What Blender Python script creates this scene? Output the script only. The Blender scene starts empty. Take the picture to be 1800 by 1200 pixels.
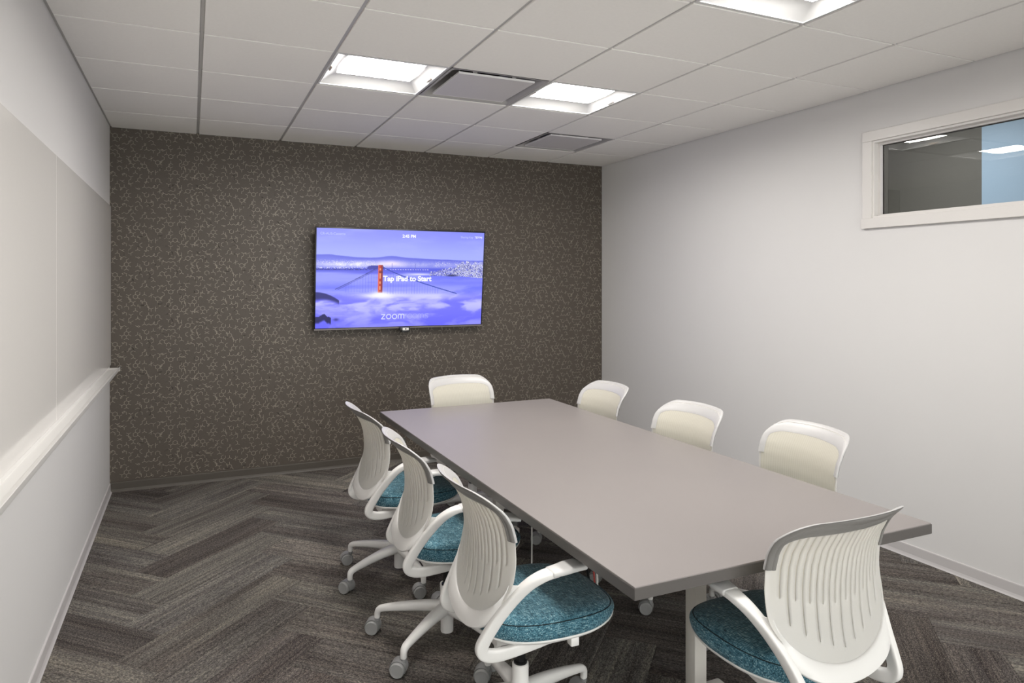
import bpy, bmesh, math, random
import numpy as np
from mathutils import Vector, Matrix

C = bpy.context.scene.collection
SC = bpy.context.scene
PI = math.pi

# ------------------------------------------------------------------ room sizes
W, H = 4.2588, 2.6986            # room width (x), ceiling height
T = 0.6096                       # ceiling module
A0, B0 = 0.5952, 0.5523          # first column / first row of the ceiling grid
COLX = [0.0] + [A0 + i * T for i in range(6)] + [W]
NROW = 10
ROWY = [0.0] + [-(B0 + j * T) for j in range(NROW)]
YB = ROWY[-1]                    # wall behind the camera

# ------------------------------------------------------------------ camera
cam_d = bpy.data.cameras.new('camera')
cam = bpy.data.objects.new('camera', cam_d)
C.objects.link(cam)
cam.location = (0.5535, -5.8749, 1.5565)
cam.rotation_euler = (PI / 2, 0, -0.4246)
cam_d.sensor_fit = 'HORIZONTAL'
cam_d.sensor_width = 36.0
cam_d.lens = 36.0 * 1219.1 / 1800.0
cam_d.shift_x = 11.5 / 1800.0
cam_d.shift_y = -104.9 / 1800.0
cam_d.clip_start = 0.05
SC.camera = cam

# ------------------------------------------------------------------ world, exposure, light levels
SC.view_settings.view_transform = 'Standard'
SC.view_settings.look = 'None'
SC.view_settings.gamma = 1.0
SC.view_settings.exposure = 0.0
SC.view_settings.use_curve_mapping = False
wd = bpy.data.worlds.new('world')
SC.world = wd
wd.use_nodes = True
wd.node_tree.nodes['Background'].inputs[0].default_value = (1.0, 0.985, 0.965, 1)
wd.node_tree.nodes['Background'].inputs[1].default_value = 4.4       # sky as fill, let in by the added glazed front behind the camera
LENS = 55.5                      # emission of the ceiling light lenses
SCREEN = 1.0                     # emission of the television picture
NEIGHBOUR_W = 21.0               # lamp in the room beyond the window

rng = random.Random(7)


def s2l(c):
    return tuple((v / 12.92 if v <= 0.04045 else ((v + 0.055) / 1.055) ** 2.4) for v in [x / 255.0 for x in c])


# ------------------------------------------------------------------ materials
class NT:
    def __init__(self, name):
        self.m = bpy.data.materials.new(name)
        self.m.use_nodes = True
        self.t = self.m.node_tree
        self.n = self.t.nodes
        self.p = self.n['Principled BSDF']
        self.out = self.n['Material Output']

    def new(self, typ, **kw):
        n = self.n.new(typ)
        for k, v in kw.items():
            setattr(n, k, v)
        return n

    def link(self, a, b):
        self.t.links.new(a, b)

    def ramp(self, stops, src):
        r = self.new('ShaderNodeValToRGB')
        el = r.color_ramp.elements
        while len(el) < len(stops):
            el.new(0.5)
        for e, (p, c) in zip(el, stops):
            e.position = p
            e.color = (*c, 1)
        self.link(src, r.inputs[0])
        return r.outputs[0]

    def noise(self, vec, scale, detail=3, rough=0.55):
        n = self.new('ShaderNodeTexNoise')
        n.inputs['Scale'].default_value = scale
        n.inputs['Detail'].default_value = detail
        n.inputs['Roughness'].default_value = rough
        if vec is not None:
            self.link(vec, n.inputs['Vector'])
        return n.outputs['Fac']

    def mapping(self, vec, scale=(1, 1, 1), rot=(0, 0, 0)):
        m = self.new('ShaderNodeMapping')
        m.inputs['Scale'].default_value = scale
        m.inputs['Rotation'].default_value = rot
        self.link(vec, m.inputs['Vector'])
        return m.outputs[0]

    def coord(self, which='Object'):
        if not hasattr(self, '_tc'):
            self._tc = self.new('ShaderNodeTexCoord')
        return self._tc.outputs[which]

    def mix(self, fac, a, b, mode='MIX'):
        m = self.new('ShaderNodeMix', data_type='RGBA', blend_type=mode)
        for sock, v in ((m.inputs[0], fac), (m.inputs[6], a), (m.inputs[7], b)):
            if isinstance(v, bpy.types.NodeSocket):
                self.link(v, sock)
            elif isinstance(v, (int, float)):
                sock.default_value = v
            else:
                sock.default_value = (*v, 1)
        return m.outputs[2]

    def math(self, op, a, b=0.0):
        m = self.new('ShaderNodeMath', operation=op)
        for s, v in ((m.inputs[0], a), (m.inputs[1], b)):
            if isinstance(v, bpy.types.NodeSocket):
                self.link(v, s)
            else:
                s.default_value = v
        return m.outputs[0]

    def bump(self, h, strength=0.2, dist=0.002):
        b = self.new('ShaderNodeBump')
        b.inputs['Strength'].default_value = strength
        b.inputs['Distance'].default_value = dist
        self.link(h, b.inputs['Height'])
        self.link(b.outputs[0], self.p.inputs['Normal'])


def mat(name, col, rough=0.5, metal=0.0, spec=0.5, bump=None, var=None, coat=0.0, sss=0.0):
    k = NT(name)
    k.p.inputs['Base Color'].default_value = (*col, 1)
    k.p.inputs['Roughness'].default_value = rough
    k.p.inputs['Metallic'].default_value = metal
    k.p.inputs['Specular IOR Level'].default_value = spec
    k.p.inputs['Coat Weight'].default_value = coat
    k.p.inputs['Coat Roughness'].default_value = 0.05
    if var:
        sc, amt = var
        n = k.noise(k.coord(), sc, 3)
        c = k.mix(n, tuple(v * (1 - amt) for v in col), tuple(min(1, v * (1 + amt)) for v in col))
        k.link(c, k.p.inputs['Base Color'])
    if bump:
        sc, st, d = bump
        k.bump(k.noise(k.coord(), sc, 4), st, d)
    return k.m


M = {}
M['wall_paint'] = mat('wall_paint', (0.71, 0.702, 0.697), 0.55, bump=(260, 0.12, 0.001), var=(1.3, 0.015))
M['rear_paint'] = mat('rear_paint', (0.88, 0.87, 0.85), 0.6, bump=(260, 0.12, 0.001))
M['ceiling_tile'] = mat('ceiling_tile', (0.92, 0.90, 0.87), 0.9, spec=0.2, bump=(420, 0.35, 0.001), var=(60, 0.03))
M['tee'] = mat('tee_metal', (0.52, 0.51, 0.50), 0.45)
M['plenum'] = mat('plenum', (0.25, 0.25, 0.25), 0.9)
M['base_grey'] = mat('base_grey', (0.55, 0.53, 0.53), 0.45, var=(4, 0.04))
M['base_brown'] = mat('base_brown', (0.075, 0.064, 0.052), 0.5, var=(4, 0.05))
M['trim_white'] = mat('trim_white', (0.72, 0.70, 0.68), 0.35, var=(3, 0.02))
M['seal'] = mat('seal', (0.06, 0.055, 0.05), 0.5)
M['board'] = mat('whiteboard_gloss', (0.83, 0.81, 0.785), 0.10, spec=0.42, var=(1.0, 0.01))
M['tray'] = mat('tray_white', (0.82, 0.81, 0.79), 0.3, var=(5, 0.015))
M['tray_edge'] = mat('tray_edge', (0.62, 0.60, 0.58), 0.35)
M['plastic'] = mat('white_plastic', (0.77, 0.757, 0.737), 0.33, var=(20, 0.01), bump=(900, 0.04, 0.0005))
M['arm_pad'] = mat('arm_pad', (0.62, 0.61, 0.60), 0.42, bump=(900, 0.05, 0.0005))
M['cap'] = mat('cap_grey', (0.19, 0.183, 0.175), 0.4, bump=(900, 0.05, 0.0005))
M['lip'] = mat('lip_light_grey', (0.47, 0.463, 0.46), 0.38, bump=(900, 0.05, 0.0005))
M['caster'] = mat('caster_grey', (0.26, 0.26, 0.26), 0.42)
M['wheel'] = mat('wheel_grey', (0.30, 0.30, 0.295), 0.45)
M['black'] = mat('black_plastic', (0.012, 0.012, 0.013), 0.35)
M['gas'] = mat('gas_lift_black', (0.015, 0.015, 0.016), 0.25, metal=0.3)
M['edge'] = mat('table_edge', (0.085, 0.077, 0.073), 0.4, var=(10, 0.04))
M['leg'] = mat('table_leg', (0.70, 0.67, 0.62), 0.4, var=(8, 0.02))
M['bezel'] = mat('bezel', (0.012, 0.012, 0.016), 0.25)
M['bezel_strip'] = mat('bezel_strip', (0.32, 0.29, 0.28), 0.3, metal=0.8)
M['housing'] = mat('light_housing', (0.70, 0.70, 0.70), 0.5)
M['clip'] = mat('light_clip', (0.45, 0.38, 0.32), 0.5)
M['diff_plate'] = mat('diffuser_plate', (0.66, 0.64, 0.64), 0.5)
M['diff_edge'] = mat('diffuser_edge', (0.86, 0.85, 0.85), 0.4)
M['diff_pan'] = mat('diffuser_pan', (0.42, 0.41, 0.40), 0.55)
M['duct'] = mat('duct_dark', (0.03, 0.024, 0.022), 0.8)
M['cable_white'] = mat('cable_white', (0.7, 0.69, 0.66), 0.5)
M['cable_red'] = mat('cable_red', (0.45, 0.06, 0.05), 0.5)
M['taupe'] = mat('dark_taupe_paint', (0.15, 0.14, 0.118), 0.7)
M['blue'] = mat("blue_paint", (0.39, 0.52, 0.64), 0.6)
M['ink'] = mat('wallpaper_ink', (0.40, 0.355, 0.29), 0.4, metal=0.1)


def emis(name, col, strength, base=(0.8, 0.8, 0.8)):
    k = NT(name)
    k.p.inputs['Base Color'].default_value = (*base, 1)
    k.p.inputs['Emission Color'].default_value = (*col, 1)
    k.p.inputs['Emission Strength'].default_value = strength
    return k.m


M['lens'] = emis('light_lens', (1.0, 0.965, 0.92), LENS)
M['text'] = emis('screen_text', (1, 1, 1), 1.0 * SCREEN, (0, 0, 0))
M['text_dim'] = emis('screen_text_dim', s2l((188, 196, 255)), 1.0 * SCREEN, (0, 0, 0))
M['text_logo'] = emis('screen_logo', s2l((216, 220, 255)), 1.0 * SCREEN, (0, 0, 0))
M['text_thin'] = emis('screen_logo_thin', s2l((186, 192, 255)), 1.0 * SCREEN, (0, 0, 0))

k = NT('wallpaper')
n1 = k.noise(k.coord(), 240, 3)
k.link(k.ramp([(0.3, (0.074, 0.061, 0.049)), (0.7, (0.098, 0.081, 0.066))], n1), k.p.inputs['Base Color'])
k.p.inputs['Roughness'].default_value = 0.5
k.p.inputs['Specular IOR Level'].default_value = 0.4
k.bump(n1, 0.15, 0.0008)
M['wallpaper'] = k.m

# laminate table top
k = NT('table_laminate')
n1 = k.noise(k.coord(), 900, 2)
n2 = k.noise(k.coord(), 2.2, 3)
c = k.mix(n2, (0.225, 0.205, 0.200), (0.245, 0.222, 0.215))
k.link(c, k.p.inputs['Base Color'])
k.p.inputs['Roughness'].default_value = 0.42
k.p.inputs['Specular IOR Level'].default_value = 0.5
k.bump(n1, 0.12, 0.0004)
M['laminate'] = k.m

# carpet planks: streaks run along the plank (local x); every plank draws its own shade
k = NT('carpet')
oi = k.new('ShaderNodeObjectInfo')
comb = k.new('ShaderNodeCombineXYZ')
k.link(k.math('MULTIPLY', oi.outputs['Random'], 40.0), comb.inputs[2])
add = k.new('ShaderNodeVectorMath', operation='ADD')
k.link(k.coord(), add.inputs[0])
k.link(comb.outputs[0], add.inputs[1])
v = add.outputs[0]
broad = k.noise(k.mapping(v, (0.8, 9, 1)), 1.0, 2, 0.5)
streak = k.noise(k.mapping(v, (1.6, 70, 1)), 1.0, 3, 0.6)
yarn = k.noise(k.mapping(v, (95, 210, 1)), 1.0, 2, 0.7)
fleck = k.noise(k.mapping(v, (150, 300, 1)), 1.0, 1, 0.5)
shade = k.math('ADD', k.math('MULTIPLY', broad, 0.72), k.math('MULTIPLY', oi.outputs['Random'], 0.26))
base = k.ramp([(0.28, (0.055, 0.047, 0.046)), (0.44, (0.094, 0.085, 0.082)), (0.56, (0.132, 0.125, 0.118)),
               (0.74, (0.205, 0.192, 0.172))], shade)
wn = k.new('ShaderNodeTexWhiteNoise', noise_dimensions='1D')
k.link(k.math('MULTIPLY', oi.outputs['Random'], 91.7), wn.inputs['W'])
tint = k.ramp([(0.0, (1.03, 0.985, 0.985)), (0.3, (0.985, 1.0, 1.02)), (0.6, (1.01, 0.99, 0.97)), (0.85, (0.99, 1.0, 1.0)), (1.0, (1.02, 0.995, 0.95))],
              wn.outputs['Value'])
base = k.mix(1.0, base, tint, 'MULTIPLY')
st = k.ramp([(0.32, (0.66, 0.64, 0.63)), (0.5, (1, 1, 1)), (0.70, (1.42, 1.38, 1.28))], streak)
base = k.mix(1.0, base, st, 'MULTIPLY')
ya = k.ramp([(0.36, (0.42, 0.41, 0.40)), (0.52, (0.98, 0.98, 0.98)), (0.68, (2.0, 1.93, 1.78))], yarn)
base = k.mix(0.9, base, ya, 'MULTIPLY')
fl = k.ramp([(0.60, (0, 0, 0)), (0.72, (1, 1, 1))], fleck)
base = k.mix(k.math('MULTIPLY', fl, 0.55), base, (0.34, 0.31, 0.25))
k.link(base, k.p.inputs['Base Color'])
k.p.inputs['Roughness'].default_value = 0.95
k.p.inputs['Specular IOR Level'].default_value = 0.1
k.bump(yarn, 0.6, 0.003)
M['carpet'] = k.m

# teal woven fabric
k = NT('teal_fabric')
v = k.coord()
wa = k.noise(k.mapping(v, (48, 430, 260)), 1.0, 2, 0.6)
wb = k.noise(k.mapping(v, (430, 48, 260)), 1.0, 2, 0.6)
wv = k.math('MULTIPLY', k.math('ADD', wa, wb), 0.5)
big = k.noise(v, 26, 3)
c = k.ramp([(0.34, (0.010, 0.030, 0.042)), (0.46, (0.034, 0.105, 0.145)), (0.55, (0.085, 0.215, 0.275)),
            (0.66, (0.42, 0.56, 0.55))], wv)
c = k.mix(0.35, c, k.ramp([(0.3, (0.4, 0.5, 0.55)), (0.7, (1.5, 1.4, 1.4))], big), 'MULTIPLY')
k.link(c, k.p.inputs['Base Color'])
k.p.inputs['Roughness'].default_value = 0.9
k.p.inputs['Specular IOR Level'].default_value = 0.15
k.p.inputs['Sheen Weight'].default_value = 0.15
k.bump(wv, 0.5, 0.002)
M['fabric'] = k.m
M['seam'] = mat('seam_dark', (0.006, 0.014, 0.018), 0.9)

# cream ribbed liner of the chair back
k = NT('cream_liner')
sep = k.new('ShaderNodeSeparateXYZ')
k.link(k.coord(), sep.inputs[0])
wv = k.math('SINE', k.math('MULTIPLY', sep.outputs[0], 2 * PI / 0.0113))
k.p.inputs['Base Color'].default_value = (0.80, 0.77, 0.64, 1)
c = k.mix(k.math('ADD', k.math('MULTIPLY', wv, 0.5), 0.5), (0.83, 0.81, 0.735), (0.88, 0.86, 0.79))
k.link(c, k.p.inputs['Base Color'])
k.p.inputs['Roughness'].default_value = 0.6
tl = k.new('ShaderNodeBsdfTranslucent')
k.link(c, tl.inputs[0])
mx = k.new('ShaderNodeMixShader')
mx.inputs[0].default_value = 0.58
k.link(k.p.outputs[0], mx.inputs[1])
k.link(tl.outputs[0], mx.inputs[2])
k.link(mx.outputs[0], k.out.inputs['Surface'])
k.bump(wv, 0.15, 0.001)
M['liner'] = k.m

# glass: clear with a Fresnel mirror
k = NT('window_glass')
tr = k.new('ShaderNodeBsdfTransparent')
tr.inputs[0].default_value = (0.86, 0.88, 0.87, 1)
gl = k.new('ShaderNodeBsdfGlossy')
gl.inputs['Roughness'].default_value = 0.0
fr = k.new('ShaderNodeFresnel')
fr.inputs[0].default_value = 1.5
mx = k.new('ShaderNodeMixShader')
k.link(fr.outputs[0], mx.inputs[0])
k.link(tr.outputs[0], mx.inputs[1])
k.link(gl.outputs[0], mx.inputs[2])
k.link(mx.outputs[0], k.out.inputs['Surface'])
M['glass'] = k.m

k = NT('shell_plastic')                # thin white polymer: lets some light through
k.p.inputs['Base Color'].default_value = (0.80, 0.787, 0.77, 1)
k.p.inputs['Roughness'].default_value = 0.35
tl = k.new('ShaderNodeBsdfTranslucent')
tl.inputs[0].default_value = (0.90, 0.885, 0.845, 1)
mx = k.new('ShaderNodeMixShader')
mx.inputs[0].default_value = 0.50
k.link(k.p.outputs[0], mx.inputs[1])
k.link(tl.outputs[0], mx.inputs[2])
k.link(mx.outputs[0], k.out.inputs['Surface'])
k.bump(k.noise(k.coord(), 900, 3), 0.04, 0.0005)
M['shell'] = k.m

k = NT('screen_picture')
at = k.new('ShaderNodeAttribute', attribute_name='picture')
k.p.inputs['Base Color'].default_value = (0.01, 0.01, 0.01, 1)
k.p.inputs['Roughness'].default_value = 0.3
k.link(at.outputs['Color'], k.p.inputs['Emission Color'])
k.p.inputs['Emission Strength'].default_value = SCREEN
M['picture'] = k.m

# ------------------------------------------------------------------ object helpers


def tag(o, label=None, cat=None, group=None, kind=None):
    if label: o['label'] = label
    if cat: o['category'] = cat
    if group: o['group'] = group
    if kind: o['kind'] = kind
    return o


def empty(name, loc=(0, 0, 0), rz=0.0):
    o = bpy.data.objects.new(name, None)
    o.empty_display_size = 0.05
    C.objects.link(o)
    o.location = loc
    o.rotation_euler = (0, 0, rz)
    return o


def link_mesh(name, me, parent=None, loc=(0, 0, 0), rot=(0, 0, 0)):
    o = bpy.data.objects.new(name, me)
    C.objects.link(o)
    o.location = loc
    o.rotation_euler = rot
    if parent:
        o.parent = parent
    return o


def finish(name, verts, faces, m, parent=None, smooth=True, angle=40, fm=None, **kw):
    me = bpy.data.meshes.new(name)
    me.from_pydata([tuple(v) for v in verts], [], faces)
    for x in (m if isinstance(m, (list, tuple)) else [m]):
        me.materials.append(x)
    if fm:
        for p, i in zip(me.polygons, fm):
            p.material_index = i
    bm = bmesh.new()
    bm.from_mesh(me)
    bmesh.ops.recalc_face_normals(bm, faces=bm.faces)
    bm.to_mesh(me)
    bm.free()
    if smooth:
        me.polygons.foreach_set('use_smooth', [True] * len(me.polygons))
        me.set_sharp_from_angle(angle=math.radians(angle))
    me.update()
    return link_mesh(name, me, parent, **kw)


class MB:
    """collects pieces that make ONE part"""
    def __init__(self):
        self.v, self.f, self.m = [], [], []

    def add(self, vs, fs, mi=0):
        o = len(self.v)
        self.v += [tuple(v) for v in vs]
        self.f += [tuple(i + o for i in f) for f in fs]
        self.m += [mi] * len(fs)
        return self

    def box(self, x0, x1, y0, y1, z0, z1, bev=0.0, mi=0, seg=2):
        if bev <= 0:
            vs = [(x, y, z) for x in (x0, x1) for y in (y0, y1) for z in (z0, z1)]
            return self.add(vs, [(0, 1, 3, 2), (4, 6, 7, 5), (0, 4, 5, 1), (2, 3, 7, 6), (0, 2, 6, 4), (1, 5, 7, 3)], mi)
        bm = bmesh.new()
        bmesh.ops.create_cube(bm, size=1)
        for v in bm.verts:
            v.co = Vector(((x0 + x1) / 2 + v.co.x * (x1 - x0), (y0 + y1) / 2 + v.co.y * (y1 - y0), (z0 + z1) / 2 + v.co.z * (z1 - z0)))
        bmesh.ops.bevel(bm, geom=bm.edges[:], offset=bev, segments=seg, affect='EDGES', profile=0.5)
        bm.verts.index_update()
        self.add([v.co[:] for v in bm.verts], [tuple(v.index for v in f.verts) for f in bm.faces], mi)
        bm.free()
        return self

    def lathe(self, prof, n=24, c=(0, 0, 0), axis='z', mi=0):
        vs, fs = [], []
        for r, z in prof:
            for i in range(n):
                a = 2 * PI * i / n
                p = (r * math.cos(a), r * math.sin(a), z)
                if axis == 'x': p = (p[2], p[0], p[1])
                if axis == 'y': p = (p[1], p[2], p[0])
                vs.append((p[0] + c[0], p[1] + c[1], p[2] + c[2]))
        for j in range(len(prof) - 1):
            for i in range(n):
                a, b = j * n + i, j * n + (i + 1) % n
                fs.append((a, b, b + n, a + n))
        fs.append(tuple(range(n)))
        fs.append(tuple(range((len(prof) - 1) * n, len(prof) * n)))
        return self.add(vs, fs, mi)

    def sweep(self, pts, a, b, hint=(1, 0, 0), n=16, power=3.0, sub=6, mi=0, cap=True):
        P = np.array(pts, float)
        A = np.array(a if hasattr(a, '__len__') else [a] * len(P), float)
        B = np.array(b if hasattr(b, '__len__') else [b] * len(P), float)
        D = np.column_stack([P, A, B])
        if sub > 1 and len(P) > 2:
            E = np.vstack([2 * D[0] - D[1], D, 2 * D[-1] - D[-2]])
            out = []
            for i in range(1, len(E) - 2):
                for s in np.linspace(0, 1, sub, endpoint=False):
                    p0, p1, p2, p3 = E[i - 1], E[i], E[i + 1], E[i + 2]
                    out.append(0.5 * ((2 * p1) + (-p0 + p2) * s + (2 * p0 - 5 * p1 + 4 * p2 - p3) * s * s + (-p0 + 3 * p1 - 3 * p2 + p3) * s ** 3))
            out.append(D[-1])
            D = np.array(out)
        P = D[:, :3]
        tan = np.gradient(P, axis=0)
        tan /= np.linalg.norm(tan, axis=1)[:, None]
        h0 = np.array(hint, float)
        rings = []
        if cap:
            rings.append((P[0] - tan[0] * 0.0, tan[0], D[0, 3] * 0.72, D[0, 4] * 0.72))
            P = P.copy()
            e = min(D[0, 4], D[0, 3]) * 0.18
            rings.append((P[0] + tan[0] * e, tan[0], D[0, 3], D[0, 4]))
            for i in range(1, len(P) - 1):
                rings.append((P[i], tan[i], D[i, 3], D[i, 4]))
            e = min(D[-1, 4], D[-1, 3]) * 0.18
            rings.append((P[-1] - tan[-1] * e, tan[-1], D[-1, 3], D[-1, 4]))
            rings.append((P[-1], tan[-1], D[-1, 3] * 0.72, D[-1, 4] * 0.72))
        else:
            rings = [(P[i], tan[i], D[i, 3], D[i, 4]) for i in range(len(P))]
        vs, fs = [], []
        for p, t, wa, wb in rings:
            s = h0 - t * (h0 @ t)
            s /= np.linalg.norm(s)
            nn = np.cross(t, s)
            for i in range(n):
                an = 2 * PI * (i + 0.5) / n
                cx, sx = math.cos(an), math.sin(an)
                ex = 2.0 / power
                cx = math.copysign(abs(cx) ** ex, cx)
                sx = math.copysign(abs(sx) ** ex, sx)
                vs.append(p + s * (wa / 2 * cx) + nn * (wb / 2 * sx))
        for j in range(len(rings) - 1):
            for i in range(n):
                q, r = j * n + i, j * n + (i + 1) % n
                fs.append((q, r, r + n, q + n))
        fs.append(tuple(range(n)))
        fs.append(tuple(range((len(rings) - 1) * n, len(rings) * n)))
        return self.add(vs, fs, mi)

    def build(self, name, m, parent=None, smooth=True, angle=40, **kw):
        return finish(name, self.v, self.f, m, parent, smooth, angle, self.m, **kw)


def copy_tree(o, parent=None):
    c = o.copy()
    C.objects.link(c)
    c.parent = parent
    for ch in list(o.children):
        copy_tree(ch, c)
    return c


def struct(o):
    o['kind'] = 'structure'
    return o


# ================================================================== SETTING
# ------------------------------------------------------------------ floor with herringbone carpet planks
floor = struct(MB().box(0, W, YB, 0, -0.06, -0.005).build('floor', M['carpet'], smooth=False))


def clip_poly(poly, x0, x1, y0, y1):
    def cut(ps, f):
        out = []
        for i in range(len(ps)):
            a, b = ps[i], ps[(i + 1) % len(ps)]
            fa, fb = f(a), f(b)
            if fa >= 0: out.append(a)
            if fa * fb < 0:
                t = fa / (fa - fb)
                out.append((a[0] + (b[0] - a[0]) * t, a[1] + (b[1] - a[1]) * t))
        return out
    for f in (lambda p: p[0] - x0, lambda p: x1 - p[0], lambda p: p[1] - y0, lambda p: y1 - p[1]):
        poly = cut(poly, f)
        if len(poly) < 3: return None
    return poly


PW = 0.2286
OX = 0.27 + PW / math.sqrt(2)
OY = -1.33 - PW / math.sqrt(2)
r2 = math.sqrt(2)


def pq(p, q):
    return ((p - q) / r2 + OX, (p + q) / r2 + OY)


g = 0.0006
for i in range(-24, 40):
    for j in range(-34, 30):
        m8 = (i - j) % 8
        if m8 == 0:
            rect = (i, i + 4, j, j + 1); ang = PI / 4
        elif m8 == 7:
            rect = (i, i + 1, j, j + 4); ang = 3 * PI / 4
        else:
            continue
        p0, p1, q0, q1 = [r * PW for r in rect]
        poly = [pq(p0 + g, q0 + g), pq(p1 - g, q0 + g), pq(p1 - g, q1 - g), pq(p0 + g, q1 - g)]
        poly = clip_poly(poly, 0.001, W - 0.001, YB + 0.001, -0.001)
        if not poly: continue
        cx = sum(p[0] for p in poly) / len(poly)
        cy = sum(p[1] for p in poly) / len(poly)
        ar = abs(sum(poly[a][0] * poly[(a + 1) % len(poly)][1] - poly[(a + 1) % len(poly)][0] * poly[a][1] for a in range(len(poly)))) / 2
        if ar < 0.0004: continue
        ca, sa = math.cos(-ang), math.sin(-ang)
        loc = [((x - cx) * ca - (y - cy) * sa, (x - cx) * sa + (y - cy) * ca) for x, y in poly]
        nn = len(loc)
        top = rng.uniform(-0.0008, 0.0)
        vs = [(x, y, -0.006) for x, y in loc] + [(x, y, top - 0.0012) for x, y in loc] + [(x * 0.994, y * 0.985, top) for x, y in loc]
        fs = [tuple(range(2 * nn, 3 * nn))]
        for a in range(nn):
            b = (a + 1) % nn
            fs += [(a, b, b + nn, a + nn), (a + nn, b + nn, b + 2 * nn, a + 2 * nn)]
        finish('carpet_plank', vs, fs, M['carpet'], floor, smooth=False, loc=(cx, cy, 0), rot=(0, 0, ang))

# ------------------------------------------------------------------ walls
ZT = H + 0.22
wall_back = struct(MB().box(-0.12, W + 0.12, 0, 0.12, -0.06, ZT).build('wall_back', M['wallpaper'], smooth=False))
struct(MB().box(-0.12, 0, YB - 0.12, 0, -0.06, ZT).build('wall_left', M['wall_paint'], smooth=False))
mb = MB()                                       # opening behind the camera for the assumed glazed front, added for fill light
GX0, GX1, GZ1 = 0.25, 4.0, 2.45
mb.box(-0.12, GX0, YB - 0.12, YB, -0.06, ZT)
mb.box(GX1, W + 0.12, YB - 0.12, YB, -0.06, ZT)
mb.box(GX0, GX1, YB - 0.12, YB, GZ1, ZT)
mb.box(GX0, GX1, YB - 0.12, YB, -0.06, 0.0)
struct(mb.build('wall_rear', M['rear_paint'], smooth=False))
struct(MB().box(-3.0, 7.5, -12.0, YB - 0.12, -0.06, 0.0).build('floor_bounce', M['rear_paint'], smooth=False))  # unseen pale floor, added to bounce sky light up to the ceiling
# right wall with the window opening
OY0, OY1, OZ0, OZ1 = -4.60, -3.005, 1.935, 2.395
wr = MB()
wr.box(W, W + 0.12, YB, OY0, -0.06, ZT)
wr.box(W, W + 0.12, OY1, 0, -0.06, ZT)
wr.box(W, W + 0.12, OY0, OY1, -0.06, OZ0)
wr.box(W, W + 0.12, OY0, OY1, OZ1, ZT)
struct(wr.build('wall_right', M['wall_paint'], smooth=False))

# baseboards: flat strip with a small rounded toe and top
def baseboard(name, pts, m):
    prof = [(0, 0), (0.016, 0), (0.0115, 0.008), (0.008, 0.02), (0.0075, 0.066), (0.006, 0.070), (0, 0.071)]
    (xa, ya), (xb, yb), (nx, ny) = pts
    vs = [(xa + nx * d, ya + ny * d, z) for d, z in prof] + [(xb + nx * d, yb + ny * d, z) for d, z in prof]
    n = len(prof)
    fs = [(i, (i + 1) % n, (i + 1) % n + n, i + n) for i in range(n)] + [tuple(range(n)), tuple(range(n, 2 * n))]
    return struct(finish(name, vs, fs, m, smooth=False))


baseboard('baseboard_back', ((0, 0), (W, 0), (0, -1)), M['base_brown'])
baseboard('baseboard_left', ((0, YB), (0, -0.016), (1, 0)), M['base_grey'])
baseboard('baseboard_right', ((W, YB), (W, -0.016), (-1, 0)), M['base_grey'])

# ------------------------------------------------------------------ ceiling: deck, tees, tiles
ceil = struct(MB().box(-0.12, W + 0.12, YB - 0.12, 0.12, ZT, ZT + 0.1).build('ceiling', M['plenum'], smooth=False))
ZG = H + 0.007
LIGHTS = [(2, 3), (4, 3), (2, 6), (4, 6)]
DIFFS = [(3, 3), (5, 1)]
for i, x in enumerate(COLX[1:-1]):
    MB().box(x - 0.0075, x + 0.0075, YB, 0, ZG, ZG + 0.03).build('ceiling_tee', M['tee'], ceil, smooth=False)
for j, y in enumerate(ROWY[1:-1]):
    for i in range(7):
        x0 = COLX[i] + (0.0075 if i else 0)
        x1 = COLX[i + 1] - (0.0075 if i < 6 else 0)
        MB().box(x0, x1, y - 0.0075, y + 0.0075, ZG + 0.0004, ZG + 0.03).build('ceiling_tee', M['tee'], ceil, smooth=False)
for nm, b in (('trim_1', (0, 0.02, YB, 0)), ('trim_2', (W - 0.02, W, YB, 0)), ('trim_3', (0.02, W - 0.02, -0.02, 0)), ('trim_4', (0.02, W - 0.02, YB, YB + 0.02))):
    struct(MB().box(*b, ZG, ZG + 0.0015).build(nm, M['tee'], smooth=False))
tile_cache = {}
for i in range(7):
    for j in range(NROW):
        if (i, j) in LIGHTS or (i, j) in DIFFS: continue
        x0, x1 = COLX[i], COLX[i + 1]
        y1, y0 = ROWY[j], ROWY[j + 1]
        ax0 = 0.013 if i == 0 else 0.0095
        ax1 = 0.008 if i == 6 else 0.0095
        ay1 = 0.004 if j == 0 else 0.0055
        ay0 = 0.004 if j == NROW - 1 else 0.0055
        sx, sy = x1 - x0 - ax0 - ax1, y1 - y0 - ay0 - ay1
        key = (round(sx, 4), round(sy, 4))
        cx, cy = (x0 + ax0 + x1 - ax1) / 2, (y0 + ay0 + y1 - ay1) / 2
        if key in tile_cache:
            link_mesh('ceiling_tile', tile_cache[key], ceil, loc=(cx, cy, H))
        else:
            hx, hy = sx / 2, sy / 2
            mb = MB()
            mb.box(-hx, hx, -hy, hy, 0, 0.012, bev=0.0015, seg=1)
            mb.box(-hx - 0.006, hx + 0.006, -hy - 0.0045, hy + 0.0045, 0.012 - 0.001, 0.02)
            o = mb.build('ceiling_tile', M['ceiling_tile'], ceil, smooth=False, loc=(cx, cy, H))
            tile_cache[key] = o.data

# ------------------------------------------------------------------ window in the right wall
win = struct(empty('window_1', (W, (OY0 + OY1) / 2, OZ0)))


def wpart(name, mb, m, par=win, smooth=False):
    o = mb.build(name, m, par, smooth=smooth)
    o.matrix_parent_inverse = Matrix.Translation(-Vector(win.location)) if par is win else Matrix.Identity(4)
    return o


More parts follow.
